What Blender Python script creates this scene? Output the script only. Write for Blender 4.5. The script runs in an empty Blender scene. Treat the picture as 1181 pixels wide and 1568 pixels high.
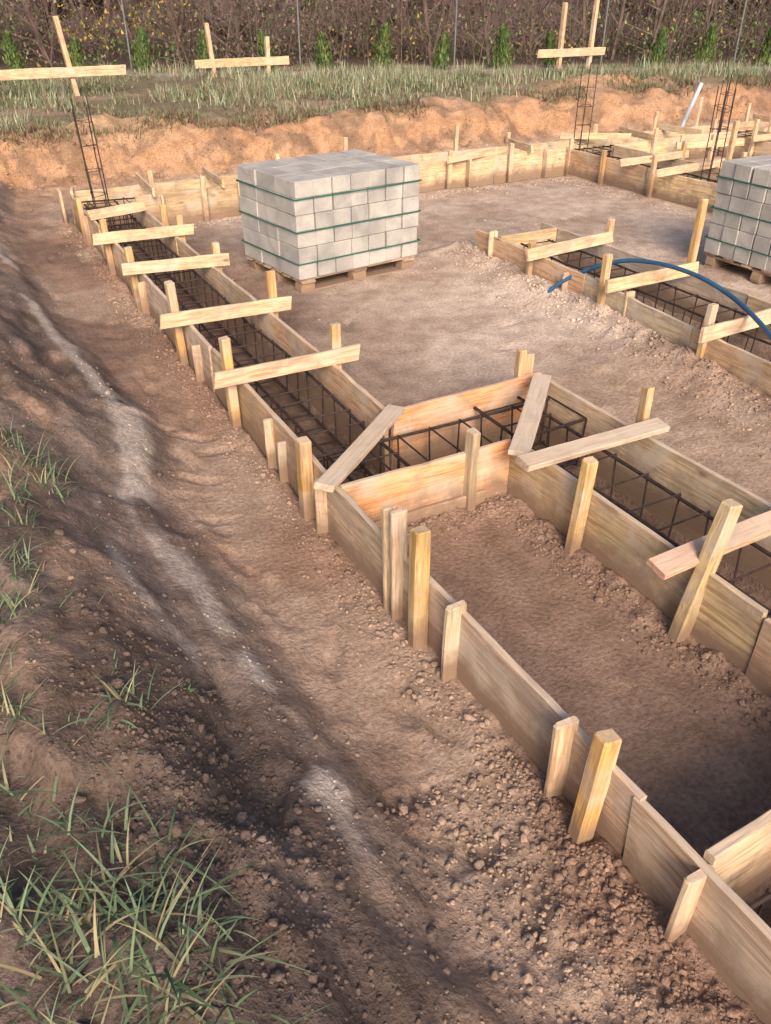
import bpy, math, random
import numpy as np
from mathutils import Vector, Matrix
random.seed(7); rng=np.random.default_rng(7)
sc=bpy.context.scene; COL=bpy.context.collection
sc.view_settings.view_transform='Standard'
try: sc.view_settings.look='None'
except: pass
sc.view_settings.exposure=0

# ------------------------------------------------------------ noise
def _h(i,j,s):
    n=(i*374761393+j*668265263+s*1442695041)&0x7fffffff
    n=((n^(n>>13))*1274126177)&0x7fffffff
    return ((n^(n>>16))&0xffff)/65535.0
def vn(x,y,s=0):
    x=np.asarray(x,float);y=np.asarray(y,float)
    i=np.floor(x).astype(np.int64);j=np.floor(y).astype(np.int64);a=x-i;b=y-j
    a=a*a*(3-2*a);b=b*b*(3-2*b)
    return (_h(i,j,s)*(1-a)+_h(i+1,j,s)*a)*(1-b)+(_h(i,j+1,s)*(1-a)+_h(i+1,j+1,s)*a)*b
def fbm(x,y,o=4,s=0,g=.5):
    r=0;a=1;t=0
    for k in range(o):
        c,d=math.cos(.6*k+.4),math.sin(.6*k+.4);f=2.03**k
        r=r+a*vn((x*c-y*d)*f+k*17.3,(x*d+y*c)*f-k*9.1,s+k);t+=a;a*=g
    return r/t-.5
def sm(x,a,b):
    t=np.clip((x-a)/(b-a),0,1);return t*t*(3-2*t)

def t_out(s): return np.interp(s,[-3,3,4.4,5.5,6.8,7.9,9.95],[1.375,1.372,1.41,1.43,1.46,1.49,1.54])
def t_inn(s): return np.interp(s,[3.5,5,8,9.4],[1.97,2.0,2.04,2.08])
def l3n(s): return np.interp(s,[2,2.9,4.6,5.75,6.63],[4.3,4.38,4.62,4.66,4.69])
def l3f(s): return np.interp(s,[2,4.7,6.6],[5.3,5.42,5.40])
def ledge(s): return np.interp(s,[0,1.27,1.72,2.43,3.07,3.6,4.3,4.7,5.4,7,8,10],[.60,.64,.61,.65,.62,.60,.73,.74,.68,.62,.60,.66])

def box(x,y,x0,x1,y0,y1,e=.02):
    return sm(x,x0-e,x0)*(1-sm(x,x1,x1+e))*sm(y,y0-e,y0)*(1-sm(y,y1,y1+e))
def trench(x,y):
    c=.016
    m=box(x-t_out(y),y,c,9,-2.5,10.1)*(1-sm(x-np.where(y>3.5,t_inn(y),1.97),-c,0))*(y>2.95)
    m=np.maximum(m,box(x,y,1.40,2.95,2.965,3.50))
    m=np.maximum(m,box(x,y,2.38,2.99,-2.5,3.50))
    m=np.maximum(m,box(x,y,1.55,13.5,9.47,10.08,.03))
    m=np.maximum(m,sm(x-l3n(y),.02,.05)*(1-sm(x-l3f(y),-.04,-.01))*sm(y,1.5,1.6)*(1-sm(y,6.2,6.28)))
    m=np.maximum(m,box(x,y,8.25,8.9,3.5,9.6,.03))
    m=np.maximum(m,box(x,y,1.40,2.3,.2,.72))
    return m
def clodmask(x,y):
    cl=np.exp(-(np.clip(t_out(y)-x,0,9)/.2)**2)*(x<t_out(y)+.02)*(y<11)*(.25+.75*sm(fbm(x*.7,y*1.3,2,14),-.1,.15))
    cl=np.maximum(cl,np.exp(-(np.clip(2.35-x,0,9)/.14)**2)*(x<2.38)*(x>1.4)*(y<2.95)*(y>.7))
    cl=np.maximum(cl,np.exp(-(np.clip(2.95-y,0,9)/.16)**2)*(x>1.4)*(x<2.35)*(y<2.97)*(y>.7))
    cl=np.maximum(cl,np.exp(-(np.clip(l3n(y)-x,0,9)/.28)**2)*(x<l3n(y)+.05)*(x>3.2)*(y<6.9))
    cl=np.maximum(cl,.8*np.exp(-(np.clip(x-3.02,0,9)/.2)**2)*(x>3.0)*(y<3.6)*(x<4.4))
    cl=np.maximum(cl,(1-sm(y,.45,1.3))*sm(x,.4,.9)*(x<1.4))
    cl=np.maximum(cl,.95*np.exp(-((x-.26)/.17)**2-((y-1.55)/.5)**2))
    cl=np.maximum(cl,.9*np.exp(-((y-11.95)/.35)**2)*(x>1))
    return cl
def bankx(x,y):
    w=.10*fbm(y*1.3,x*.8,3,41)+.04*fbm(y*5,x*5,3,43)
    return x-(ledge(y)-.57)+w-sm(y,9.5,12)*.3
def terr(x,y,fine=True):
    x=np.asarray(x,float);y=np.asarray(y,float)
    z=.06*fbm(x*.7,y*.7,3,1)+.035*fbm(x*3,y*3,4,5)
    cl=clodmask(x,y)
    z=z+cl*(.03+.02*vn(x*4,y*4,8))
    if fine:
        r=fbm(x*11,y*11,3,21); r2=np.abs(fbm(x*22+3,y*22,2,31))
        z=z+(.011+.055*cl)*r+(.004+.03*cl)*(r2-.1)
    z=z+.09*np.exp(-((x-l3n(y)-.2)/.7)**2)*(y<7)*(y>0)*(x>3)
    xe=bankx(x,y)
    lb=np.interp(xe,[-.5,-.12,.06,.24,.36,.45,.52,.60,.68,.78,.92],[.57,.56,.50,.38,.28,.225,.20,.165,.095,.035,0])
    bk=sm(xe,.84,.60)*(1-sm(y,10,12)*.6)
    e=.085*fbm(x*4,y*2.2,4,78)+.03*np.abs(fbm(x*13,y*9,3,79))-.06*sm(fbm(x*2.6,y*1.6,3,83),.05,.20)+.012*np.sin((xe*30)+6*fbm(y*.9,x,2,77))*sm(fbm(y*.7,x,2,74),-.05,.15)
    flat=1-.75*np.exp(-((xe-.56)/.08)**2)
    z=np.maximum(z,0)*(1-bk)+z*bk*flat+lb+e*bk*flat
    yb=y+.45*fbm(x*.9,y*.3,3,51)+.25*fbm(x*3.4,y*2,4,53)
    bb=np.interp(yb,[11.9,12.05,12.2,12.42,12.9],[0,.12,.36,.52,.58])
    rb=np.interp(x+.5*fbm(y*.7,x*.3,3,52),[17.3,17.8,18.6],[0,.45,.57])
    fb=np.interp(y,[-3.8,-3.0],[.57,0])
    z2=np.maximum(np.maximum(bb,rb),fb)
    z2=z2+.5*z2*fbm(x*2.2,y*2.2,4,61)*(y<14)
    lbm=np.clip(lb/.55,0,1)
    z=z+z2*(1-lbm)
    z=z+.22*np.exp(-((x-12.2)/1.4)**2-((y-13.3)/.5)**2)*(.8+.8*fbm(x*3,y*3,3,66))
    z=z+.12*np.exp(-((x-2.8)/.9)**2-((y-12.9)/.35)**2)
    m=trench(x,y)
    z=z*(1-m)+(-.13+.05*fbm(x*6,y*6,3,9))*m
    return z

def grow(a,b,step0,f):
    o=[];x=a;d=step0
    while abs(x)<b: 
        x+=d;o.append(x);d*=f
    return o
xs=np.array(sorted(set(np.round(np.concatenate([grow(-3,400,-.12,1.35),np.arange(-3,-.6,.08),np.arange(-.6,3.2,.016),np.arange(3.2,9.5,.04),np.arange(9.5,20,.1),grow(20,400,.2,1.3)]),4))))
ys=np.array(sorted(set(np.round(np.concatenate([grow(-4,400,-.2,1.35),np.arange(-4,.3,.06),np.arange(.3,4.6,.016),np.arange(4.6,13.2,.035),np.arange(13.2,24,.12),grow(24,400,.2,1.3)]),4))))
def mesh_np(name,V,F,smooth=True):
    me=bpy.data.meshes.new(name);V=np.asarray(V,np.float32);F=np.asarray(F,np.int32);k=F.shape[1]
    me.vertices.add(len(V));me.vertices.foreach_set('co',V.ravel())
    me.loops.add(F.size);me.loops.foreach_set('vertex_index',F.ravel())
    me.polygons.add(len(F));me.polygons.foreach_set('loop_start',np.arange(0,F.size,k,dtype=np.int32))
    try: me.polygons.foreach_set('loop_total',np.full(len(F),k,np.int32))
    except Exception: pass
    me.polygons.foreach_set('use_smooth',np.full(len(F),smooth))
    me.update();me.validate();return me
def addcol(me,C,name='col'):
    a=me.attributes.new(name,'FLOAT_COLOR','POINT')
    C=np.concatenate([C,np.ones((len(C),1))],1).astype(np.float32);a.data.foreach_set('color',C.ravel())
def obj(name,me,mat=None,parent=None,loc=(0,0,0)):
    o=bpy.data.objects.new(name,me);COL.objects.link(o);o.location=loc
    if mat is not None: me.materials.append(mat)
    if parent: o.parent=parent
    return o
def empty(name,loc=(0,0,0)):
    o=bpy.data.objects.new(name,None);COL.objects.link(o);o.location=loc;o.empty_display_size=.2;return o

# ------------------------------------------------------------ materials
class NT:
    def __init__(s,name):
        s.m=bpy.data.materials.new(name);s.m.use_nodes=True;s.t=s.m.node_tree;s.b=s.t.nodes['Principled BSDF']
    def n(s,ty,**k):
        q=s.t.nodes.new(ty)
        for a,v in k.items():
            if a in q.inputs: q.inputs[a].default_value=v
            else: setattr(q,a,v)
        return q
    def l(s,a,b): s.t.links.new(a,b)
    def mix(s,f,a,b,bt='MIX'):
        q=s.n('ShaderNodeMix',data_type='RGBA',blend_type=bt)
        for i,v in ((0,f),(6,a),(7,b)):
            if hasattr(v,'is_linked'): s.l(v,q.inputs[i])
            else: q.inputs[i].default_value=v if i==0 else (*v,1)
        return q.outputs[2]
    def noise(s,vec,sc,d=4,dist=0,rough=.55):
        q=s.n('ShaderNodeTexNoise');q.inputs['Scale'].default_value=sc;q.inputs['Detail'].default_value=d
        q.inputs['Distortion'].default_value=dist;q.inputs['Roughness'].default_value=rough
        if vec is not None: s.l(vec,q.inputs['Vector'])
        return q.outputs['Fac']
    def mr(s,v,a,b,c=0,d=1):
        q=s.n('ShaderNodeMapRange');s.l(v,q.inputs[0])
        for i,k in enumerate((a,b,c,d)): q.inputs[i+1].default_value=k
        return q.outputs[0]
    def math(s,op,a,b=None):
        q=s.n('ShaderNodeMath',operation=op)
        for i,v in enumerate((a,b)):
            if v is None: continue
            if hasattr(v,'is_linked'): s.l(v,q.inputs[i])
            else: q.inputs[i].default_value=v
        return q.outputs[0]
    def bump(s,h,st,dist):
        q=s.n('ShaderNodeBump');q.inputs['Strength'].default_value=st;q.inputs['Distance'].default_value=dist
        s.l(h,q.inputs['Height']);s.l(q.outputs[0],s.b.inputs['Normal'])

def m_soil():
    k=NT('soil');at=k.n('ShaderNodeAttribute',attribute_name='col');g=k.n('ShaderNodeNewGeometry');P=g.outputs['Position']
    n1=k.noise(P,6,4);n2=k.noise(P,45,4,0,.7)
    c=k.mix(k.mr(n1,.3,.7),(.76,.74,.73),(1.2,1.22,1.24));c=k.mix(1.0,at.outputs['Color'],c,'MULTIPLY')
    c2=k.mix(k.mr(n2,.32,.68),(.68,.66,.64),(1.3,1.29,1.28));c=k.mix(1.0,c,c2,'MULTIPLY')
    k.l(c,k.b.inputs['Base Color'])
    k.b.inputs['Roughness'].default_value=.9;k.b.inputs['Specular IOR Level'].default_value=.15
    k.bump(n2,.8,.015);return k.m
SOIL=m_soil()
def m_clod():
    k=NT('clod_soil');at=k.n('ShaderNodeAttribute',attribute_name='col');g=k.n('ShaderNodeNewGeometry');P=g.outputs['Position']
    n=k.noise(P,70,3)
    c=k.mix(1.0,at.outputs['Color'],k.mix(k.mr(n,.3,.7),(.7,.7,.7),(1.25,1.25,1.25)),'MULTIPLY');k.l(c,k.b.inputs['Base Color'])
    k.b.inputs['Roughness'].default_value=.95;k.b.inputs['Specular IOR Level'].default_value=.1;k.bump(n,.8,.012);return k.m
CLOD=m_clod()
def m_wood():
    k=NT('sawn_timber');tc=k.n('ShaderNodeTexCoord');oi=k.n('ShaderNodeObjectInfo');g=k.n('ShaderNodeNewGeometry')
    cb=k.n('ShaderNodeCombineXYZ')
    for i in range(3): k.l(k.math('MULTIPLY',oi.outputs['Random'],37.0*(i+1)),cb.inputs[i])
    ad=k.n('ShaderNodeVectorMath',operation='ADD');k.l(tc.outputs['Object'],ad.inputs[0]);k.l(cb.outputs[0],ad.inputs[1])
    mp=k.n('ShaderNodeMapping');mp.inputs['Scale'].default_value=(1.5,24,24);k.l(ad.outputs[0],mp.inputs['Vector'])
    gr=k.noise(mp.outputs[0],2.2,5,1.0,.65)
    mp2=k.n('ShaderNodeMapping');mp2.inputs['Scale'].default_value=(.8,6,6);k.l(ad.outputs[0],mp2.inputs['Vector'])
    bg=k.noise(mp2.outputs[0],1.3,3,.6)
    base=k.mix(k.mr(bg,.40,.60,0,.55),oi.outputs['Color'],(.66,.51,.36))
    c=k.mix(1.0,base,k.mix(k.mr(gr,.36,.58),(.66,.55,.46),(1.08,1.08,1.07)),'MULTIPLY')
    mp3=k.n('ShaderNodeMapping');mp3.inputs['Scale'].default_value=(2.2,5,5);k.l(ad.outputs[0],mp3.inputs['Vector'])
    vo=k.n('ShaderNodeTexVoronoi');vo.inputs['Scale'].default_value=1.1;k.l(mp3.outputs[0],vo.inputs['Vector'])
    c=k.mix(k.mr(vo.outputs['Distance'],.04,.10,.85,0),c,(.17,.07,.03))
    st=k.noise(ad.outputs[0],6,5,.4,.68);c=k.mix(k.mr(st,.48,.66,0,.68),c,(.31,.25,.205))
    st2=k.noise(ad.outputs[0],2.7,4,.8);c=k.mix(k.mr(st2,.52,.64,0,.6),c,(.56,.50,.44))
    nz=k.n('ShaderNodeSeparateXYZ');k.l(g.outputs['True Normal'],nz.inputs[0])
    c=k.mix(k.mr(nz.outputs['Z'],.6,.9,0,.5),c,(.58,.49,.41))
    sx=k.n('ShaderNodeSeparateXYZ');k.l(g.outputs['Position'],sx.inputs[0])
    hz=k.math('ADD',sx.outputs['Z'],k.math('MULTIPLY',st,-.24))
    mud=k.mr(hz,-.06,.05,.9,0);c=k.mix(mud,c,(.25,.175,.13))
    k.l(c,k.b.inputs['Base Color']);k.b.inputs['Roughness'].default_value=.8;k.b.inputs['Specular IOR Level'].default_value=.2
    k.bump(gr,.5,.006);return k.m
WOOD=m_wood()
def m_simple(name,col,rough=.7,metal=0,var=.25,sc=20,bump=0,spec=.4):
    k=NT(name);g=k.n('ShaderNodeNewGeometry');n=k.noise(g.outputs['Position'],sc,4)
    a=tuple(x*(1-var) for x in col);b=tuple(min(1,x*(1+var)) for x in col)
    k.l(k.mix(k.mr(n,.3,.7),a,b),k.b.inputs['Base Color']);k.b.inputs['Roughness'].default_value=rough
    k.b.inputs['Metallic'].default_value=metal;k.b.inputs['Specular IOR Level'].default_value=spec
    if bump: k.bump(n,bump,.01)
    return k.m
REBAR=m_simple('rusty_rebar',(.042,.028,.027),.7,.1,.5,30)
BLUE=m_simple('blue_polyethylene',(.025,.10,.22),.4,0,.2,8)
WHITEP=m_simple('grey_plastic_pipe',(.50,.56,.68),.4,0,.15,8)
GALV=m_simple('galvanised_post',(.16,.18,.20),.6,.2,.2,10)
MESHW=m_simple('fence_wire',(.07,.075,.08),.6,.2,.2,10)
STRAP=m_simple('green_strap',(.02,.13,.10),.4,0,.1,8)
def m_block():
    k=NT('concrete_block');g=k.n('ShaderNodeNewGeometry');P=g.outputs['Position'];r=g.outputs['Random Per Island']
    c=k.mix(r,(.35,.35,.35),(.475,.47,.465));n=k.noise(P,4,4,.5);c=k.mix(1.0,c,k.mix(k.mr(n,.34,.64),(.74,.74,.76),(1.12,1.11,1.1)),'MULTIPLY')
    n2=k.noise(P,120,2);c=k.mix(k.mr(n2,.54,.66,0,.5),c,(.22,.218,.21))
    k.l(c,k.b.inputs['Base Color']);k.b.inputs['Roughness'].default_value=.9;k.bump(n2,.4,.004);return k.m
BLOCK=m_block()
def m_leaf(name):
    k=NT(name);at=k.n('ShaderNodeAttribute',attribute_name='col');k.l(at.outputs['Color'],k.b.inputs['Base Color'])
    k.b.inputs['Roughness'].default_value=.6;k.b.inputs['Specular IOR Level'].default_value=.25
    return k.m
LEAF=m_leaf('foliage');BARK=m_simple('bark',(.13,.095,.085),.9,0,.4,6)

# ------------------------------------------------------------ ground
X,Y=np.meshgrid(xs,ys);Z=terr(X,Y)
fpts=[]
for _ in range(110):
    if random.random()<.5: px=random.uniform(.85,1.2);py=random.uniform(.9,9)
    else: px=random.uniform(1.5,7.5);py=random.uniform(.9,9)
    if trench(np.array([px]),np.array([py]))[0]>0: continue
    a=random.uniform(-.5,.5)+(1.57 if random.random()<.75 else 0);fpts.append((px,py,a,random.uniform(.5,1.1)))
for px,py,a,st in fpts:
    i0,i1=np.searchsorted(xs,[px-.25,px+.25]);j0,j1=np.searchsorted(ys,[py-.25,py+.25])
    sx_=X[j0:j1,i0:i1]-px;sy_=Y[j0:j1,i0:i1]-py
    u=sx_*math.cos(a)+sy_*math.sin(a);v=-sx_*math.sin(a)+sy_*math.cos(a)
    v=v+.012*np.sin(u*18)
    r=(np.abs(u)/.14)**3+(np.abs(v)/.045)**3
    Z[j0:j1,i0:i1]+=st*(-.018*np.exp(-r*1.2)+.006*np.exp(-(r-1.6)**2*2))*(1-trench(X[j0:j1,i0:i1],Y[j0:j1,i0:i1]))
nx,ny=len(xs),len(ys)
V=np.stack([X.ravel(),Y.ravel(),Z.ravel()],1)
idx=np.arange(nx*ny).reshape(ny,nx)
F=np.stack([idx[:-1,:-1],idx[:-1,1:],idx[1:,1:],idx[1:,:-1]],-1).reshape(-1,4)
gm=mesh_np('ground',V,F)
def lerp(c,d,m): return c*(1-m[:,None])+np.array(d)*m[:,None]
def soilcol(x,y):  # soil tones; dim shaded foreground against brighter back is painted into them
    C=np.tile(np.array([.30,.205,.16]),(len(x),1))
    C=lerp(C,(.19,.132,.108),sm(fbm(x*1.3,y*1.3,4,71),-.06,.16)*.8)
    C=lerp(C,(.39,.30,.245),sm(fbm(x*2.1+5,y*1.1,4,72),.02,.2)*.7)
    pale=sm(x,2.3,3.2)*sm(y,3.3,4.8)*(y<12)*(x<18)
    C=lerp(C,(.55,.455,.395),pale*(.55+.45*sm(fbm(x*.9,y*1.6,4,73),-.2,.1)))
    C=lerp(C,(.34,.255,.205),pale*.5*sm(fbm(x*1.6+3,y*2.6,4,70),.04,.16))
    C=lerp(C,(.42,.32,.255),sm(x,3.0,3.2)*(1-sm(x,4.4,4.6))*(y<4)*.6)
    C=lerp(C,(.44,.30,.21),sm(y,10.2,11.6)*(y<13)*.7)
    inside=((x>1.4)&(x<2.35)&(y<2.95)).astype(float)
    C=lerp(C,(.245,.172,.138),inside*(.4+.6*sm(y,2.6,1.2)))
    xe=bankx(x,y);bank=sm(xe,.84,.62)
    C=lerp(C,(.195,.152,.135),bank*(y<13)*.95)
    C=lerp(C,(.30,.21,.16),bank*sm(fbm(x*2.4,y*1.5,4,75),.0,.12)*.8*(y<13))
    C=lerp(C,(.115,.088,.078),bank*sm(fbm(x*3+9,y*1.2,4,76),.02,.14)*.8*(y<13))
    wd=.04+.05*sm(fbm(y*1.7,x*0,2,80),-.2,.2)
    br=sm(fbm(x*5,y*2.2,4,79),-.15,-.05)
    sand=np.exp(-(np.abs(xe-.575+.03*fbm(x*9,y*9,2,82))/wd)**5)*br*sm(y,1.1,1.6)*(1-sm(y,8,10))
    sand=np.maximum(sand,.8*np.exp(-(np.abs(xe-.38-.3*fbm(y*1.1,y*0,2,84))/.035)**3)*sm(fbm(x*3,y*1.1,3,81),.0,.08)*sm(y,1.5,2)*(1-sm(y,7,9)))
    C=lerp(C,(.50,.435,.395),sand*.8)
    bk=sm(y+.3*fbm(x*2,y*2,3,88),11.7,12.0)*(1-sm(y+.5*fbm(x*2,y*3,3,89),12.35,12.8))
    C=lerp(C,(.40,.245,.15),bk*(.6+.4*sm(fbm(x*1.5,y*6,3,90),-.1,.1)))
    C=lerp(C,(.19,.13,.095),bk*sm(fbm(x*3,y*7,3,86),.02,.12)*.7)
    C=lerp(C,(.19,.165,.115),sm(y+.6*fbm(x*2,y*2,3,87),12.6,13.1))
    C=lerp(C,(.32,.25,.19),sm(y,12.9,13.4)*sm(fbm(x*.8,y*1.2,3,85),.03,.12)*.8)
    C=lerp(C,(.16,.135,.095),sm(x,18,18.6))
    C=lerp(C,(.46,.30,.20),np.exp(-((x-12.2)/1.5)**2-((y-13.2)/.45)**2))
    C=lerp(C,(.42,.29,.185),.9*np.exp(-((x-2.8)/1.0)**2-((y-12.8)/.35)**2))
    C=lerp(C,(.14,.085,.07),np.exp(-((x-16.5)/1.2)**2-((y-12.6)/.9)**2)*.9)
    d=y-(23.1-.42*x)
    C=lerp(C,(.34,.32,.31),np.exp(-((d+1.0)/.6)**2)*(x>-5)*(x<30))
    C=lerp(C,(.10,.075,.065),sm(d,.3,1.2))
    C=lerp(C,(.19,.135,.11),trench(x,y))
    return C
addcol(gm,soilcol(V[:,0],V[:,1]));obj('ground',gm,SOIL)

# ------------------------------------------------------------ clods
def ico(sub):
    import bmesh
    b=bmesh.new();bmesh.ops.create_icosphere(b,subdivisions=sub,radius=1);v=np.array([q.co[:] for q in b.verts]);f=np.array([[q.index for q in p.verts] for p in b.faces]);b.free();return v,f
def scatter_clods(pts,sizes,sub=1):
    v,f=ico(sub);n=len(pts);nv=len(v)
    R=rng.normal(size=(n,3,3));Q=np.linalg.qr(R)[0]
    sc3=sizes[:,None]*rng.uniform(.55,1.25,(n,3))
    vv=v[None]*(1+rng.uniform(-.26,.26,(n,nv,1)))*sc3[:,None,:]
    vv=np.einsum('nij,nkj->nki',Q,vv)
    vv[:,:,2]*=.75
    zz=terr(pts[:,0],pts[:,1])
    vv+=np.stack([pts[:,0],pts[:,1],zz+sizes*.05],1)[:,None,:]
    ff=f[None]+(np.arange(n)*nv)[:,None,None]
    c=np.repeat(soilcol(pts[:,0],pts[:,1])*rng.uniform(.7,1.25,(n,1)),nv,0)
    return vv.reshape(-1,3),ff.reshape(-1,3),c
def U(n,a,b): return rng.uniform(a,b,n)
P=[]
n=4200;s=U(n,.2,9.8);P.append(np.stack([t_out(s)-.03-np.abs(rng.normal(0,.10,n)),s],1))
n=3600;P.append(np.stack([1.35-np.abs(rng.normal(0,.28,n)),.1+1.4*rng.random(n)**1.3],1))
n=1500;P.append(np.stack([2.33-np.abs(rng.normal(0,.08,n)),U(n,.8,2.93)],1))
n=1500;P.append(np.stack([U(n,1.42,2.3),2.93-np.abs(rng.normal(0,.08,n))],1))
n=700;P.append(np.stack([1.42+np.abs(rng.normal(0,.06,n)),U(n,.8,2.93)],1))
n=1400;P.append(np.stack([3.05+np.abs(rng.normal(0,.14,n)),U(n,1.5,3.9)],1))
n=3600;s=U(n,2.0,6.8);P.append(np.stack([l3n(s)-.03-np.abs(rng.normal(0,.18,n)),s],1))
n=2200;P.append(np.stack([U(n,2.2,8.0),9.35-np.abs(rng.normal(0,.13,n))],1))
n=3600;P.append(np.stack([U(n,1.0,15),12.05-np.abs(rng.normal(0,.25,n))+.15],1))
n=1200;P.append(np.stack([8.1-np.abs(rng.normal(0,.2,n)),U(n,5,9.3)],1))
n=2400;P.append(np.stack([.27+rng.normal(0,.16,n),1.5+rng.normal(0,.4,n)],1))
n=1100;P.append(np.stack([U(n,-.4,.85),U(n,.4,5.5)],1))
n=2200;P.append(np.stack([U(n,-.2,9),U(n,.6,11)],1))
n=700;P.append(np.stack([12.2+rng.normal(0,1.2,n),13.1+rng.normal(0,.3,n)],1))
P=np.concatenate(P);P=P[trench(P[:,0],P[:,1])<.02]
S=np.clip(np.exp(rng.normal(-5.35,.5,len(P))),.002,.023)*(1+.05*P[:,1])
near=(P[:,1]<2.6)
v1,f1,c1=scatter_clods(P[near],S[near],2);v2,f2,c2=scatter_clods(P[~near],S[~near],1)
me=mesh_np('soil_clods',np.concatenate([v1,v2]),np.concatenate([f1,f2+len(v1)]));addcol(me,np.concatenate([c1,c2]));obj('soil_clods',me,CLOD)

# ------------------------------------------------------------ timber
TAN=(.50,.36,.235);ORANGE=(.68,.36,.17);CREAM=(.70,.53,.36);GREY=(.42,.375,.335);STK=(.54,.35,.14);PALE=(.50,.41,.325)
def vary(c,a=.16): 
    k=1+random.uniform(-a,a);return tuple(x*k*(1+random.uniform(-.06,.06)) for x in c)+(1,)
def plank(name,parent,p0,p1,z0,z1,th,col,flat=False,zz=None,roll=0,pitch=0):
    p0=Vector(p0);p1=Vector(p1);L=(p1-p0).length;n=max(2,int(L/.1))
    h=(z1-z0);V=[];F=[]
    a,b=(h/2,th/2) if flat else (th/2,h/2)
    bow=random.uniform(-.005,.005)*min(L,3)
    e=.003
    prof=[(-a+e,-b),(a-e,-b),(a,-b+e),(a,b-e),(a-e,b),(-a+e,b),(-a,b-e),(-a,-b+e)]
    sx=random.uniform(-.014,.014);ph=random.uniform(0,9);zt=0
    am=.0016 if flat else .003
    for i in range(n+1):
        u=i/n;x=(u-.5)*L;dy=bow*(1-(2*u-1)**2)+.0015*math.sin(ph+x*5);zt=.75*zt+random.uniform(-am,am)
        dd=random.uniform(-.009,-.003) if random.random()<.08 and not flat else 0
        for (q,r) in prof: V.append((x+(sx*r/b if i in(0,n) else 0),q+dy+random.uniform(-.0008,.0008),r+(zt+dd if r>0 else 0)))
    k=len(prof)
    for i in range(n):
        for j in range(k): F.append((i*k+j,i*k+(j+1)%k,(i+1)*k+(j+1)%k,(i+1)*k+j))
    F.append(tuple(range(k-1,-1,-1)));F.append(tuple(n*k+j for j in range(k)))
    me=bpy.data.meshes.new(name);me.from_pydata(V,[],F);me.update()
    o=obj(name,me,WOOD,parent)
    m=(p0+p1)/2;o.location=(m.x,m.y,(z0+z1)/2 if zz is None else zz)
    if name=='cross_brace' and pitch==0: pitch=random.uniform(-.012,.012)
    o.rotation_euler=(roll,pitch,math.atan2(p1.y-p0.y,p1.x-p0.x));o.color=vary(col);return o
def stake(parent,x,y,h,col=STK,w=.055,d=.045,lean=(0,0),z0=-.15,name='stake',rot=None):
    L=h-z0;V=[];F=[];a,b=w/2,d/2;e=.006
    prof=[(-a+e,-b),(a-e,-b),(a,-b+e),(a,b-e),(a-e,b),(-a+e,b),(-a,b-e),(-a,-b+e)]
    n=5;sk=random.uniform(-.15,.15);bw=random.uniform(-.006,.006)
    for i in range(n+2):
        u=min(i/n,1.0);x_=-L/2+u*L;s=1.0+random.uniform(-.03,.03);of=bw*math.sin(u*3)
        if i==n: x_-=.006
        if i==n+1: s=.86
        for (q,r) in prof: V.append((x_+(sk*q if i>=n else 0)+(random.uniform(-.002,.002) if i>n else 0),q*s+of+random.uniform(-.001,.001),r*s+random.uniform(-.001,.001)))
    k=8
    for i in range(n+1):
        for j in range(k): F.append((i*k+j,i*k+(j+1)%k,(i+1)*k+(j+1)%k,(i+1)*k+j))
    F.append(tuple(range(k-1,-1,-1)));F.append(tuple((n+1)*k+j for j in range(k)))
    me=bpy.data.meshes.new(name);me.from_pydata(V,[],F);me.update();o=obj(name,me,WOOD,parent)
    lean=(lean[0]+random.uniform(-.015,.015),lean[1]+random.uniform(-.03,.03))
    dirv=Vector((lean[0],lean[1],1)).normalized()
    yaw=random.uniform(-.12,.12) if rot is None else rot
    ax=dirv;ay=Vector((-math.sin(yaw),math.cos(yaw),0));ay=(ay-ax*ay.dot(ax)).normalized();az=ax.cross(ay)
    M=Matrix((ax,ay,az)).transposed().to_4x4()
    c=Vector((x,y,0))+dirv*((h+z0)/2);M.translation=c;o.matrix_world=M;o.color=vary(col);return o
ZB=-.09;ZT=.33;TH=.027
def run(parent,name,fn,axis,segs,cols,z0=ZB,z1=ZT,th=TH,jit=.008):
    for i in range(len(segs)-1):
        a,b=segs[i],segs[i+1]
        j=jit*(1 if i%2 else -1)*.5
        if axis=='s': p0=(fn(a)+j,a+.003);p1=(fn(b)+j,b-.003)
        else: p0=(a+.003,fn(a)+j);p1=(b-.003,fn(b)+j)
        dz=random.uniform(-.014,.010)
        plank(name,parent,p0,p1,z0,z1+dz,th,cols[i%len(cols)])

A=empty('timber_formwork')
run(A,'outer_board',lambda s:t_out(s)+TH/2,'s',[-2.4,.98,2.26,3.06,4.9,6.9,8.4,9.93],[PALE,PALE,PALE,TAN,PALE,TAN,TAN])
run(A,'inner_board',lambda s:t_inn(s),'s',[3.53,5.6,7.6,9.40],[TAN,PALE,TAN])
for (s,h,l) in [(9.13,.44,(0,0)),(7.86,.5,(-.02,0)),(6.8,.51,(-.03,0)),(5.5,.59,(-.03,.0)),(4.37,.58,(-.02,0)),(3.24,.44,(0,0)),(2.14,.57,(.01,.0)),(1.11,.44,(.12,.05))]:
    stake(A,float(t_out(s))-.034-.02*(s<1.5),s,h,lean=l,w=.06,d=.066 if s<3.5 else .055)
for (s,h,w_) in [(8.95,.30,.09),(6.62,.27,.08),(5.12,.26,.08),(3.80,.30,.055),(3.62,.25,.05),(3.08,.31,.085),(2.405,.52,.065),(2.335,.55,.07),(1.92,.37,.09),(1.28,.37,.085),(.73,.31,.10),(.2,.3,.09)]:
    stake(A,float(t_out(s))-.014,s,h,col=random.choice([PALE,TAN,CREAM]),w=.026,d=w_,name='cleat',lean=(-.01,0))
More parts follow.
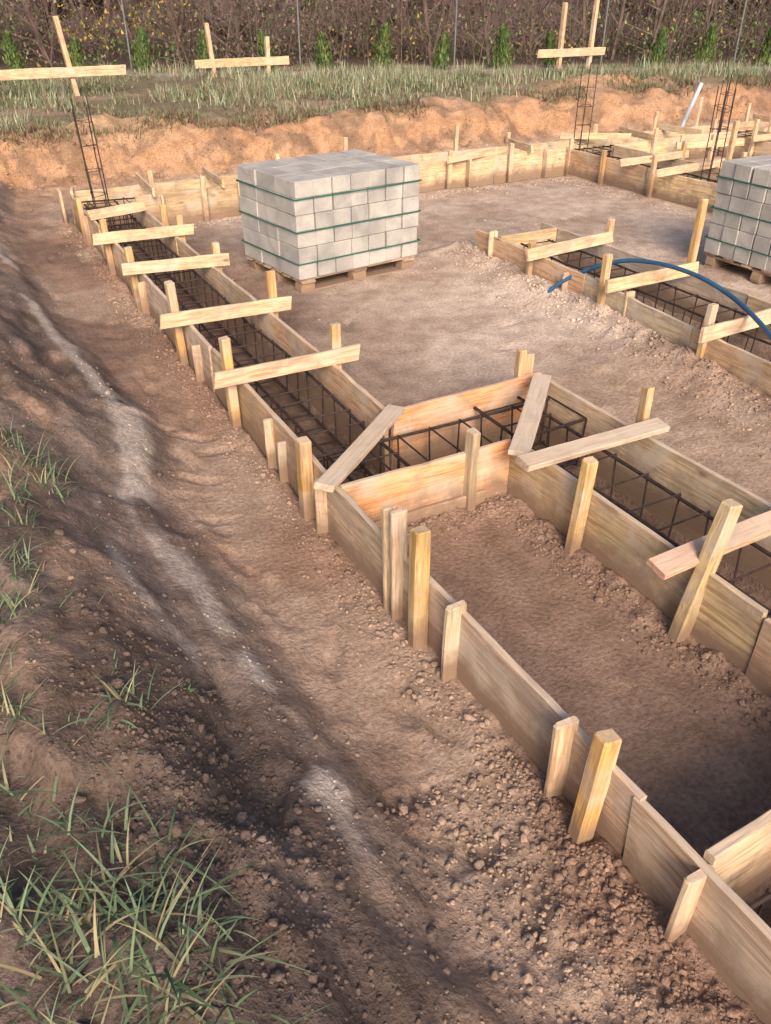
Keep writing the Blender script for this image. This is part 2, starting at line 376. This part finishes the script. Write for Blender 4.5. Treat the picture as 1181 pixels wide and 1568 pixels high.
for (t,s,h) in [(2.10,7.68,.50),(2.08,6.62,.5),(2.06,5.36,.60),(2.04,4.31,.56),(2.12,8.3,.47)]:
    stake(A,t,s,h,w=.05,d=.06)
for a,b in [((1.47,8.63),(2.05,8.76)),((1.31,7.72),(2.20,7.62)),((1.31,6.67),(2.16,6.56)),((1.24,5.36),(2.17,5.31)),((1.24,4.26),(2.17,4.26))]:
    plank('cross_brace',A,a,b,.325,.42,.026,CREAM,roll=-.15)
plank('cross_brace',A,(1.30,2.93),(2.00,3.49),0,.10,.024,GREY,flat=True,zz=.352)
B=empty('timber_formwork')
plank('front_board',B,(1.405,2.945),(2.37,2.935),ZB,.325,TH,ORANGE)
plank('back_board',B,(1.985,3.51),(3.01,3.54),ZB,.33,TH,ORANGE)
stake(B,2.10,2.90,.45,col=(.46,.40,.28),w=.062,d=.05)
stake(B,2.385,2.905,.33,col=(.6,.32,.19),w=.055,d=.05)
stake(B,2.90,3.59,.48,col=STK);stake(B,2.965,3.585,.44,col=TAN,w=.04,d=.06)
plank('base_strip',B,(1.50,2.915),(2.2,2.905),-.03,.085,.02,CREAM)
D=empty('timber_formwork')
run(D,'near_board',lambda s:2.365+0*s,'s',[-2.4,1.35,2.92],[TAN,TAN]);
run(D,'far_board',lambda s:3.005+0*s,'s',[-2.4,1.3,3.52],[TAN,PALE])
stake(D,2.315,2.34,.51,lean=(.05,.0),w=.05,d=.062);stake(D,2.315,1.66,.65,lean=(.15,-.03),w=.06,d=.07,col=(.50,.39,.16));stake(D,2.315,.9,.5)
stake(D,3.055,2.72,.55);stake(D,3.055,1.2,.5)
plank('cross_brace',D,(2.27,2.75),(2.95,3.43),0,.105,.026,(.52,.46,.41),flat=True,zz=.357)
plank('cross_brace',D,(2.19,2.62),(3.07,2.60),0,.10,.03,(.50,.44,.37),flat=True,zz=.385,roll=.12)
plank('cross_brace',D,(2.15,1.71),(3.25,1.72),0,.10,.03,(.66,.40,.29),flat=True,zz=.375,roll=.2)
plank('lower_board',D,(2.34,-2),(2.34,1.2),-.06,.10,.018,TAN)
E=empty('timber_formwork')
plank('cross_board',E,(1.41,.745),(2.34,.77),ZB,.335,.032,CREAM);plank('cross_board',E,(1.41,.18),(2.34,.18),ZB,.33,.03,TAN)
G3=empty('timber_formwork')
run(G3,'near_board',lambda s:l3n(s),'s',[1.5,3.7,5.0,6.66],[TAN,PALE,TAN],z1=.285)
run(G3,'far_board',lambda s:l3f(s),'s',[1.5,4.0,6.55],[TAN,GREY],z1=.29)
plank('end_board',G3,(4.72,6.3),(5.38,6.3),ZB,.29,TH,TAN)
for (t,s,h,w_) in [(4.63,5.72,.38,.05),(4.585,4.72,.53,.055),(4.46,3.58,.5,.05),(5.46,5.66,.5,.05),(5.48,4.70,.85,.055),(5.36,3.5,.5,.05)]: stake(G3,t,s,h,w=w_,d=.06)
for (t,s,h) in [(4.665,6.33,.34),(4.60,4.45,.31),(4.62,5.2,.26)]: stake(G3,t,s,h,col=PALE,w=.026,d=.09,name='cleat')
for a,b in [((4.42,5.51),(5.46,5.62)),((4.44,4.55),(5.40,4.55)),((4.29,3.47),(5.30,3.50))]: plank('cross_brace',G3,a,b,.30,.40,.026,CREAM,roll=-.15)
K=empty('timber_formwork')
run(K,'near_board',lambda t:np.interp(t,[2,8.2],[9.40,9.58]),'t',[2.10,4.0,5.7,6.95,8.2],[TAN,CREAM,CREAM,CREAM])
run(K,'far_board',lambda t:10.1+0*t,'t',[1.55,3.3,5.2,7.4,9.5,11.6,13.6],[CREAM,TAN,CREAM,CREAM])
plank('end_board',K,(1.56,9.95),(1.60,10.12),ZB,.36,.03,CREAM);stake(K,1.44,10.02,.36,col=CREAM,w=.16,d=.03)
run(K,'near_board',lambda t:9.45+0*t,'t',[8.95,11.1],[CREAM]);run(K,'near_board',lambda t:9.45+0*t,'t',[11.9,13.6],[CREAM])
for (t,s,h) in [(2.86,9.34,.49),(3.3,9.36,.42),(6.17,9.44,.48),(7.18,9.48,.48),(8.22,9.50,.46),(5.03,10.15,.62),(6.72,10.15,.66),(7.6,10.15,.5),(4.1,10.15,.5),(2.5,10.15,.45),(9.2,10.15,.5),(10.4,10.15,.6),(10.9,9.4,.55),(9.7,9.4,.5),(11.3,10.15,.75),(12.5,10.15,.6),(13.2,9.4,.5),(12.3,9.4,.45)]: stake(K,t,s,h,col=CREAM,w=.05,d=.055)
for (t,s,h) in [(6.49,9.45,.36),(4.6,9.42,.33),(2.4,9.37,.33),(7.8,9.52,.35)]: stake(K,t,s,h,col=CREAM,w=.09,d=.026,name='cleat')
for a,b in [((5.33,9.62),(5.9,9.66)),((6.1,9.36),(6.95,9.56)),((7.5,9.45),(7.62,10.25)),((4.2,9.3),(4.3,10.2)),((8.6,10.2),(9.4,9.6)),((9.6,9.3),(9.75,10.2)),((10.6,9.35),(10.5,10.2)),((12.6,9.3),(12.7,10.2)),((2.3,9.3),(2.35,10.2)),((3.1,9.35),(3.15,10.2))]: plank('cross_brace',K,a,b,.34,.43,.026,CREAM)
Q=empty('timber_formwork')
run(Q,'near_board',lambda s:8.21+0*s,'s',[3.5,6.4,8.0,9.56],[TAN,CREAM,TAN]);run(Q,'far_board',lambda s:8.94+0*s,'s',[3.5,6.5,9.4],[TAN,CREAM])
for (t,s,h) in [(8.15,8.75,.42),(8.15,7.85,.5),(8.15,6.5,.5),(8.5,7.05,.95),(9.0,8.2,.55),(9.0,7.2,.5),(9.0,6.2,.5),(8.15,5.6,.5)]: stake(Q,t,s,h,w=.055,d=.055)
for a,b in [((7.85,8.13),(9.1,8.2)),((7.75,7.41),(9.05,7.55)),((7.9,6.4),(9.1,6.4))]: plank('cross_brace',Q,a,b,.34,.43,.026,CREAM)
R5=empty('timber_formwork')
run(R5,'near_board',lambda s:11.12+0*s,'s',[5.5,7.5,9.4],[TAN,CREAM]);run(R5,'far_board',lambda s:11.85+0*s,'s',[5.5,7.5,9.4],[CREAM,TAN])
run(R5,'cross_board',lambda t:7.7+0*t,'t',[9.0,11.1],[CREAM])
for (t,s,h) in [(11.06,8.8,.6),(11.06,7.9,.55),(11.92,8.4,.7),(11.92,7.4,.6),(11.06,7.0,.6),(10.2,7.64,.5),(9.5,7.64,.45),(11.92,9.2,.6),(12.6,8.9,.6),(10.0,8.6,.5),(12.9,8.2,.65)]: stake(R5,t,s,h,w=.055,d=.055,col=CREAM)
for a,b in [((10.8,8.6),(12.1,8.6)),((10.8,7.9),(12.1,7.8)),((10.8,7.0),(12.1,7.1)),((9.9,9.1),(10.9,9.0)),((9.4,8.7),(10.5,8.5)),((12.4,8.9),(13.6,8.8)),((12.4,8.1),(13.8,8.2))]: plank('cross_brace',R5,a,b,.34,.43,.026,CREAM)

# ------------------------------------------------------------ batter boards
def batter(x0,x1,s,z,stks):
    b=empty('batter_board',(0,0,0))
    plank('crossbar',b,(x0,s-.035),(x1,s-.035),z-.08,z+.08,.028,CREAM)
    for (t,h,l) in stks:
        g=float(terr(t,s,False));stake(b,t,s+.012,g+h,col=CREAM,w=.1,d=.08,z0=g-.25,lean=l)
batter(.8,3.95,16.72,.96,[(3.1,1.22,(-.10,.0)),(1.6,.66,(-.03,0))])
batter(5.85,7.95,18.7,.84,[(6.3,.98,(-.08,0)),(7.45,.70,(.04,0))])
batter(12.75,14.65,16.2,.95,[(13.4,1.30,(0,0)),(14.25,1.36,(.03,0))])

# ------------------------------------------------------------ tubes / rebar
class Tubes:
    def __init__(s): s.V=[];s.F=[]
    def seg(s,a,b,r,k=6):
        a=Vector(a);b=Vector(b);d=(b-a).normalized();u=d.orthogonal().normalized();w=d.cross(u);n=len(s.V)
        for p in (a,b):
            for i in range(k):
                t=2*math.pi*i/k;s.V.append(p+u*math.cos(t)*r+w*math.sin(t)*r)
        for i in range(k): s.F.append((n+i,n+(i+1)%k,n+k+(i+1)%k,n+k+i))
        s.F.append(tuple(n+i for i in range(k-1,-1,-1)));s.F.append(tuple(n+k+i for i in range(k)))
    def path(s,pts,r,k=6):
        for a,b in zip(pts[:-1],pts[1:]): s.seg(a,b,r,k)
    def make(s,name,mat,parent=None):
        me=bpy.data.meshes.new(name);me.from_pydata([tuple(v) for v in s.V],[],s.F);me.update();return obj(name,me,mat,parent)
def cage(name,p0,p1,w=.16,zb=-.06,zt=.22,step=.20):
    T=Tubes();p0=Vector((*p0,0));p1=Vector((*p1,0));L=(p1-p0).length;d=(p1-p0)/L;n=Vector((-d.y,d.x,0))
    for sgn in (-1,1):
        for z in (zb,zt):
            pts=[]
            m=max(2,int(L/.6))
            for i in range(m+1): pts.append(p0+d*(L*i/m)+n*(sgn*w+random.uniform(-.010,.010))+Vector((0,0,z+random.uniform(-.014,.012))))
            T.path(pts,.0095)
    q=.1
    while q<L:
        o=p0+d*q;tl=d*random.uniform(-.03,.03);e=.010
        c=[o+n*(-w-e)+Vector((0,0,zb-e)),o+n*(w+e)+Vector((0,0,zb-e)),o+n*(w+e)+Vector((0,0,zt+e))+tl,o+n*(-w-e)+Vector((0,0,zt+e))+tl]
        T.path(c+[c[0]],.0055,5);q+=step+random.uniform(-.03,.03)
    return T.make(name,REBAR)
for a,b in [((1.70,2.95),(1.83,9.9)),((1.45,3.24),(3.0,3.24)),((2.69,3.5),(2.69,-2.2)),((1.6,9.78),(13.4,9.78)),((5.0,1.6),(5.05,6.2)),((8.57,3.6),(8.57,9.6)),((1.45,.46),(2.3,.46)),((11.5,5.6),(11.5,9.4))]: cage('rebar_cage',a,b)
def column(x,y,h,lean=(0,0),w=.07):
    T=Tubes()
    for a in(-w,w):
        for b in(-w,w):
            hh=h+random.uniform(-.1,.16);T.path([(x+a+lean[0]*z*1.0+random.uniform(-.012,.012),y+b+lean[1]*z,z) for z in (-.15,.3,.7,hh)],.0065)
    z=.1
    while z<h-.1:
        c=[(x+a*1.1+lean[0]*z,y+b*1.1+lean[1]*z,z+random.uniform(-.02,.02)) for a,b in((-w,-w),(w,-w),(w,w),(-w,w))];T.path(c+[c[0]],.0035,5);z+=.24
    T.make('rebar_column',REBAR)
column(1.82,9.72,1.25,(-.04,.02));column(8.6,9.75,1.25,(.01,0));column(8.6,7.35,1.22,(.0,0));column(11.5,9.8,1.0)

def tube_curve(name,pts,r,mat):
    cu=bpy.data.curves.new(name,'CURVE');cu.dimensions='3D';sp=cu.splines.new('NURBS');sp.points.add(len(pts)-1)
    for q,p in zip(sp.points,pts): q.co=(*p,1)
    sp.use_endpoint_u=True;sp.order_u=3;cu.bevel_depth=r;cu.bevel_resolution=4;cu.resolution_u=12;cu.use_fill_caps=True
    cu.materials.append(mat);o=bpy.data.objects.new(name,cu);COL.objects.link(o);return o
tube_curve('blue_water_pipe',[(4.40,5.33,-.05),(4.50,5.26,.14),(4.72,5.08,.30),(4.84,4.80,.44),(4.88,4.42,.49),(4.88,4.05,.49),(4.84,3.70,.44),(4.62,3.30,.43),(4.35,2.9,.42),(4.0,2.3,.2),(3.9,1.9,.02)],.0165,BLUE)
tube_curve('drain_pipe',[(11.3,10.5,.0),(11.36,10.45,.35),(11.55,10.4,.92)],.035,WHITEP)

# ------------------------------------------------------------ block pallets
def block_pallet(loc,ang,LX,LY,nx_,ny_,nz,H):
    e=empty('concrete_block_pallet',loc);e.rotation_euler=(0,0,ang)
    def pl(nm,x0,x1,y0,y1,z0,z1,c):
        if x1-x0>=y1-y0: o=plank(nm,e,(x0,(y0+y1)/2),(x1,(y0+y1)/2),0,y1-y0,z1-z0,c,flat=True,zz=(z0+z1)/2)
        else: o=plank(nm,e,((x0+x1)/2,y0),((x0+x1)/2,y1),0,x1-x0,z1-z0,c,flat=True,zz=(z0+z1)/2)
        return o
    for yy in (0,.5,1): 
        y0=.02+yy*(LY-.14);pl('bottom_runner',0.02,LX-.02,y0,y0+.10,0,.02,PALE)
        for xx in (0,.5,1):
            x0=.02+xx*(LX-.18);pl('pallet_block',x0,x0+.14,y0,y0+.10,.02,.09,CREAM)
    for xx in (0,.5,1):
        x0=.02+xx*(LX-.18);pl('stringer',x0,x0+.14,0.005,LY-.005,.09,.11,PALE)
    for i in range(6):
        y0=.01+i*(LY-.13)/5;pl('deck_board',0.0,LX,y0,y0+.11,.11,.13,PALE)
    import bmesh
    bm=bmesh.new();bw,bd,bh=(LX+.02)/nx_,(LY+.02)/ny_,H/nz
    for k in range(nz):
        for i in range(nx_):
            for j in range(ny_):
                if 0<i<nx_-1 and 0<j<ny_-1 and k<nz-1: continue
                jx,jy=random.uniform(-.008,.008),random.uniform(-.010,.010)
                M=Matrix.Translation((-.01+(i+.5)*bw+jx,-.01+(j+.5)*bd+jy,.132+(k+.5)*bh))@Matrix.Rotation(random.uniform(-.015,.015),4,'Z')@Matrix.Diagonal((bw-.007,bd-.007,bh-.003,1))
                bmesh.ops.create_cube(bm,size=1,matrix=M)
    bmesh.ops.bevel(bm,geom=bm.edges[:],offset=.004,segments=1,affect='EDGES')
    me=bpy.data.meshes.new('blocks');bm.to_mesh(me);bm.free();obj('blocks',me,BLOCK,e)
    bm=bmesh.new()
    for fz in (.17,.50,.83):
        z=.132+H*fz;o_=.023
        for (a,b) in (((-o_,-o_),(LX+o_,-o_)),((LX+o_,-o_),(LX+o_,LY+o_)),((LX+o_,LY+o_),(-o_,LY+o_)),((-o_,LY+o_),(-o_,-o_))):
            v=[bm.verts.new((a[0],a[1],z-.006)),bm.verts.new((b[0],b[1],z-.006)),bm.verts.new((b[0],b[1],z+.006)),bm.verts.new((a[0],a[1],z+.006))];bm.faces.new(v)
    me=bpy.data.meshes.new('straps');bm.to_mesh(me);bm.free();obj('straps',me,STRAP,e)
block_pallet((2.75,6.48,-.005),math.radians(8),1.29,.96,7,3,6,.80)
block_pallet((6.40,4.15,.02),math.radians(-1),1.05,1.22,3,7,6,.80)

# ------------------------------------------------------------ vegetation
def blades(base,L,W,tilt,az,curl,col,lev=3):
    n=len(base);u=np.linspace(0,1,lev+1);V=np.zeros((n,lev+1,2,3))
    px=np.cos(az);py=np.sin(az);ang=tilt.copy();pos=base.copy()
    for i in range(lev+1):
        wd=W*(1-u[i]**1.6)*.5+W*.04
        V[:,i,0]=pos+np.stack([-py*wd,px*wd,0*wd],1);V[:,i,1]=pos-np.stack([-py*wd,px*wd,0*wd],1)
        st=L/lev;pos=pos+np.stack([px*np.sin(ang)*st,py*np.sin(ang)*st,np.cos(ang)*st],1);ang=ang+curl/lev
    b=(np.arange(n)*(lev+1)*2)[:,None]
    f=[]
    for i in range(lev): f.append(np.concatenate([b+2*i,b+2*i+1,b+2*i+3,b+2*i+2],1))
    F=np.stack(f,1).reshape(-1,4);C=np.repeat(col,(lev+1)*2,0)
    return V.reshape(-1,3),F,C
def grass_obj(name,cent,per,Lr,Wr,spread,pal,lev=3,tl=(.1,1.0),cu=(.2,1.5),zoff=0):
    cent=np.asarray(cent);c=np.repeat(cent,per,0);n=len(c)
    Ls=np.repeat(rng.uniform(.55,1.1,len(cent)),per)
    b=c[:,:2]+rng.normal(0,spread,(n,2));z=terr(b[:,0],b[:,1],False)
    base=np.stack([b[:,0],b[:,1],z-.012+zoff],1)
    pal=np.array(pal);ci=np.repeat(rng.integers(0,len(pal),len(cent)),per);ci=np.where(rng.random(n)<.5,ci,rng.integers(0,len(pal),n))
    col=pal[ci]*rng.uniform(.65,1.25,(n,1))
    V,F,C=blades(base,rng.uniform(*Lr,n)*Ls,rng.uniform(*Wr,n),rng.uniform(*tl,n),rng.uniform(0,6.283,n),rng.uniform(*cu,n),col,lev)
    me=mesh_np(name,V,F,True);addcol(me,C);return obj(name,me,LEAF)
GP=[(.11,.17,.095),(.14,.21,.125),(.17,.235,.15),(.09,.14,.075),(.24,.24,.15),(.32,.28,.17)]
near_t=[(-.06,2.48),(-.12,2.6),(.155,1.85),(.19,3.47),(.05,3.3),(-.03,1.49),(.1,1.36),(-.06,1.22),(.05,.99),(-.125,1.89),(-.2,1.7),(.0,1.05),(-.1,1.1),(-.2,1.3),(.08,1.15),(.0,1.3),(-.15,1.5),(.12,.9),(-.05,.9),(-.25,1.1),(-.2,2.0),(-.2,2.3),(.02,3.0),(-.1,3.3),(.1,3.9),(0,4.4),(.1,5.2),(.02,.85),(.14,3.55),(.22,3.35),(-.13,1.25),(.05,1.22),(-.1,.98),(.13,1.05),(-.2,.95),(-.28,1.25),(.1,3.65),(.12,3.4),(-.02,2.7),(-.1,2.4)]
grass_obj('grass_tuft',near_t,28,(.07,.22),(.004,.009),.038,GP,6,(.3,1.35),(.3,1.7))
nf=200;cc=np.stack([-.75+.84*rng.random(nf)**.6*1.05,U(nf,.6,9)],1)
grass_obj('grass',cc,10,(.03,.11),(.0025,.005),.05,GP,4,(.3,1.35),(.3,1.6))
grass_obj('weed',[(.365,2.0),(.30,3.1),(.33,4.6),(.42,1.2)],12,(.025,.06),(.007,.012),.015,[(.11,.20,.08)],3,(.5,1.2),(.2,1))
cs=[(.16,3.9),(.25,2.5),(.1,2.9),(.3,1.3),(.22,1.05),(.18,4.8),(.28,5.6),(.9,11.0),(.5,2.0),(1.1,1.8),(1.9,2.0),(1.8,1.4),(3.3,3.0),(1.0,3.0),(1.05,5.0)]
grass_obj('dry_straw',cs,6,(.04,.14),(.0015,.003),.08,[(.45,.38,.26),(.36,.29,.19)],4,(1.35,1.55),(.0,.1))
nw=9000;wx=U(nw,-3,22);wy=12.8+(rng.random(nw)**.9)*8.8
pp=fbm(wx*.8,wy*.8,4,91)
keep=(wy<22.6-.42*wx+.3)&(rng.random(nw)<sm(pp,-.16,.06))&(np.abs(wy-(22.1-.42*wx))>.42)&~((np.abs(wx-12.2)<1.2)&(wy<13.5))&~((np.abs(wx-2.8)<.8)&(wy<13.1))
cw=np.stack([wx,wy],1)[keep]
WP=[(.15,.21,.11),(.21,.27,.16),(.28,.32,.22),(.12,.17,.08),(.29,.27,.17),(.20,.14,.10),(.14,.11,.08)]
kk=fbm(cw[:,0]*1.3,cw[:,1]*1.3,3,92)
grass_obj('weeds',cw[kk<.03],14,(.05,.20),(.010,.024),.12,WP,2,(.0,1.1),(.1,1.2))
grass_obj('tall_weeds',cw[kk>=.03],13,(.12,.36),(.010,.022),.12,[(.27,.32,.22),(.17,.23,.12),(.26,.20,.14),(.36,.37,.29)],2,(.0,.8),(.1,.9))
nb=2200;cb=np.stack([U(nb,-2,17),12.42+np.abs(rng.normal(0,.38,nb))],1);cb=cb[fbm(cb[:,0]*1.2,cb[:,1],3,94)>-.06]
grass_obj('bank_weeds',cb,9,(.05,.2),(.008,.016),.07,[(.16,.19,.10),(.25,.20,.13),(.15,.10,.08)],2,(.0,1.2),(.2,1.4))

FL=lambda t:23.1-.42*t
def thuja(x,y,h):
    z=float(terr(x,y,False));n=1300
    u=rng.random(n)**.85;r=(.23*h/.85)*(1-u)**.6*(.4+.7*rng.random(n))*(1+.3*np.sin(u*19+x*3))+.012;a=U(n,0,6.283)
    base=np.stack([x+r*np.cos(a)+.05*np.sin(u*3+x),y+r*np.sin(a),z+.03+u*h*.95],1)
    col=np.array([.11,.18,.07])*rng.uniform(.4,1.6,(n,1))*(np.array([1,1,1])+np.array([.9,.3,0])*(rng.random((n,1))<.2))
    V,F,C=blades(base,rng.uniform(.05,.13,n),rng.uniform(.015,.035,n),rng.uniform(.1,.9,n),a+rng.normal(0,.5,n),rng.uniform(-.3,.3,n),col,2)
    me=mesh_np('foliage',V,F);addcol(me,C);e=empty('thuja_tree',(0,0,0));obj('foliage',me,LEAF,e)
    T=Tubes();T.seg((x,y,z-.05),(x+.01,y,z+h*.7),.012);T.make('trunk',BARK,e)
for t,h in [(2.75,.75),(3.97,.6),(5.29,.82),(6.55,.75),(7.74,.7),(9.0,.68),(10.24,.85),(11.44,.68),(12.68,.85),(13.8,.66),(16.15,.75),(17.2,.82),(18.65,.8),(20,.9),(1.4,.8)]:
    thuja(t,FL(t)-.3+random.uniform(-.15,.1),h*.98)
T=Tubes();fe=empty('wire_fence')
fp=lambda t:(t,FL(t)+.45)
for t in [-2.0,1.6,5.2,8.75,12.1,15.4,18.5,22]:
    p=fp(t);T.seg((*p,.3),(*p,2.35),.02,8)
T.make('fence_posts',GALV,fe)
T=Tubes()
for z in np.arange(.6,2.3,.2): T.seg((*fp(-2),z),(*fp(22),z),.0014,3)
for t in np.arange(-2,22,.2): T.seg((*fp(t),.58),(*fp(t),2.28),.001,3)
T.make('fence_mesh',MESHW,fe)
def along(n,d0,d1):
    t=U(n,-7,27);d=U(n,d0,d1);return t,FL(t)+.45+d
n=560;t,yy=along(n,.5,9);T=Tubes()
for a,b in zip(t,yy):
    h=random.uniform(1.5,7);r=random.choice([.008,.010,.014,.02,.045]);z=.4;p=Vector((a,b,z));d=Vector((random.uniform(-.3,.3),random.uniform(-.15,.15),1))
    q=p+d*h*.5;e_=q+(d+Vector((random.uniform(-.25,.25),random.uniform(-.15,.15),0)))*h*.5
    T.seg(p,q,r,5);T.seg(q,e_,r*.6,5)
    for _ in range(7):
        f_=random.uniform(.1,.7);o_=p+d*h*.5*f_;T.seg(o_,o_+Vector((random.uniform(-.7,.7),random.uniform(-.5,.5),random.uniform(.1,.8))),r*.3+.002,3)
fr=empty('forest');T.make('tree_trunks',BARK,fr)
n=60000;t,yy=along(n,.35,7);z=.5+rng.random(n)**1.4*3.4
dens=fbm(t*.9,z*1.3+yy*.3,3,95);k=dens>-.10;t,yy,z=t[k],yy[k],z[k];n=len(t)
pal=np.array([(.20,.14,.13),(.22,.15,.13),(.14,.10,.09),(.13,.15,.08),(.11,.14,.07),(.27,.19,.13),(.21,.155,.16),(.17,.12,.125)])
cl_=(fbm(t*1.2,z*1.5,3,103)*8+rng.normal(0,1.2,n)+4).astype(int)%len(pal)
col=pal[cl_]*rng.uniform(.45,1.5,(n,1))
yl=(rng.random(n)<.35)&(fbm(t*.8,z*1.2,3,99)>.10);col[yl]=np.array([.48,.36,.09])*rng.uniform(.5,1.2,(yl.sum(),1))
gl=(fbm(t*.6,yy*.4,3,101)>.04)&(z<1.7);col[gl&~yl]=col[gl&~yl]*np.array([.75,1.3,.65])
V,F,C=blades(np.stack([t,yy,z],1),U(n,.05,.12),U(n,.03,.07),U(n,.2,2.4),U(n,0,6.283),U(n,-.6,.6),col,2)
me=mesh_np('undergrowth_leaves',V,F);addcol(me,C);obj('undergrowth_leaves',me,LEAF,fr)
tx=np.linspace(-30,50,320);tz=np.linspace(.2,9,60);TX,TZ=np.meshgrid(tx,tz)
TY=FL(TX)+11+2.2*fbm(TX*.8,TZ*.8,4,111)*2+.5*fbm(TX*4,TZ*4,3,113);TZ2=TZ*(1+.35*fbm(TX*.5,TZ*0,3,115))
V=np.stack([TX.ravel(),TY.ravel(),TZ2.ravel()],1);ii=np.arange(V.shape[0]).reshape(60,320)
F=np.stack([ii[:-1,:-1],ii[:-1,1:],ii[1:,1:],ii[1:,:-1]],-1).reshape(-1,4)
me=mesh_np('deep_wood',V,F);obj('deep_wood',me,m_simple('dark_wood_mass',(.10,.075,.08),.95,0,.6,3,.8,.1),fr)

# ------------------------------------------------------------ light, world, camera
el=math.radians(30);sd=Vector((-.35,-1,0)).normalized()
sun=bpy.data.lights.new('sun','SUN');sun.energy=4.1;sun.angle=math.radians(26);sun.color=(1,.79,.61)
so=bpy.data.objects.new('sun',sun);COL.objects.link(so)
tow=Vector((sd.x*math.cos(el),sd.y*math.cos(el),math.sin(el)));so.rotation_euler=tow.to_track_quat('Z','Y').to_euler();so.location=(0,-5,8)
w_=bpy.data.worlds.new('World');sc.world=w_;w_.use_nodes=True;nt=w_.node_tree;bg=nt.nodes['Background']
sky=nt.nodes.new('ShaderNodeTexSky');sky.sky_type='NISHITA';sky.sun_disc=False;sky.sun_elevation=el;sky.sun_rotation=math.atan2(sd.x,sd.y);sky.dust_density=6
nt.links.new(sky.outputs[0],bg.inputs[0]);bg.inputs[1].default_value=.15
cam=bpy.data.cameras.new('camera');cam.sensor_fit='VERTICAL';cam.sensor_height=36;cam.lens=36*1250/1568;cam.clip_end=1500;cam.clip_start=.05
co=bpy.data.objects.new('camera',cam);COL.objects.link(co);co.location=(0,0,2.3);co.rotation_euler=(math.radians(90-33.1),0,math.radians(-29));sc.camera=co
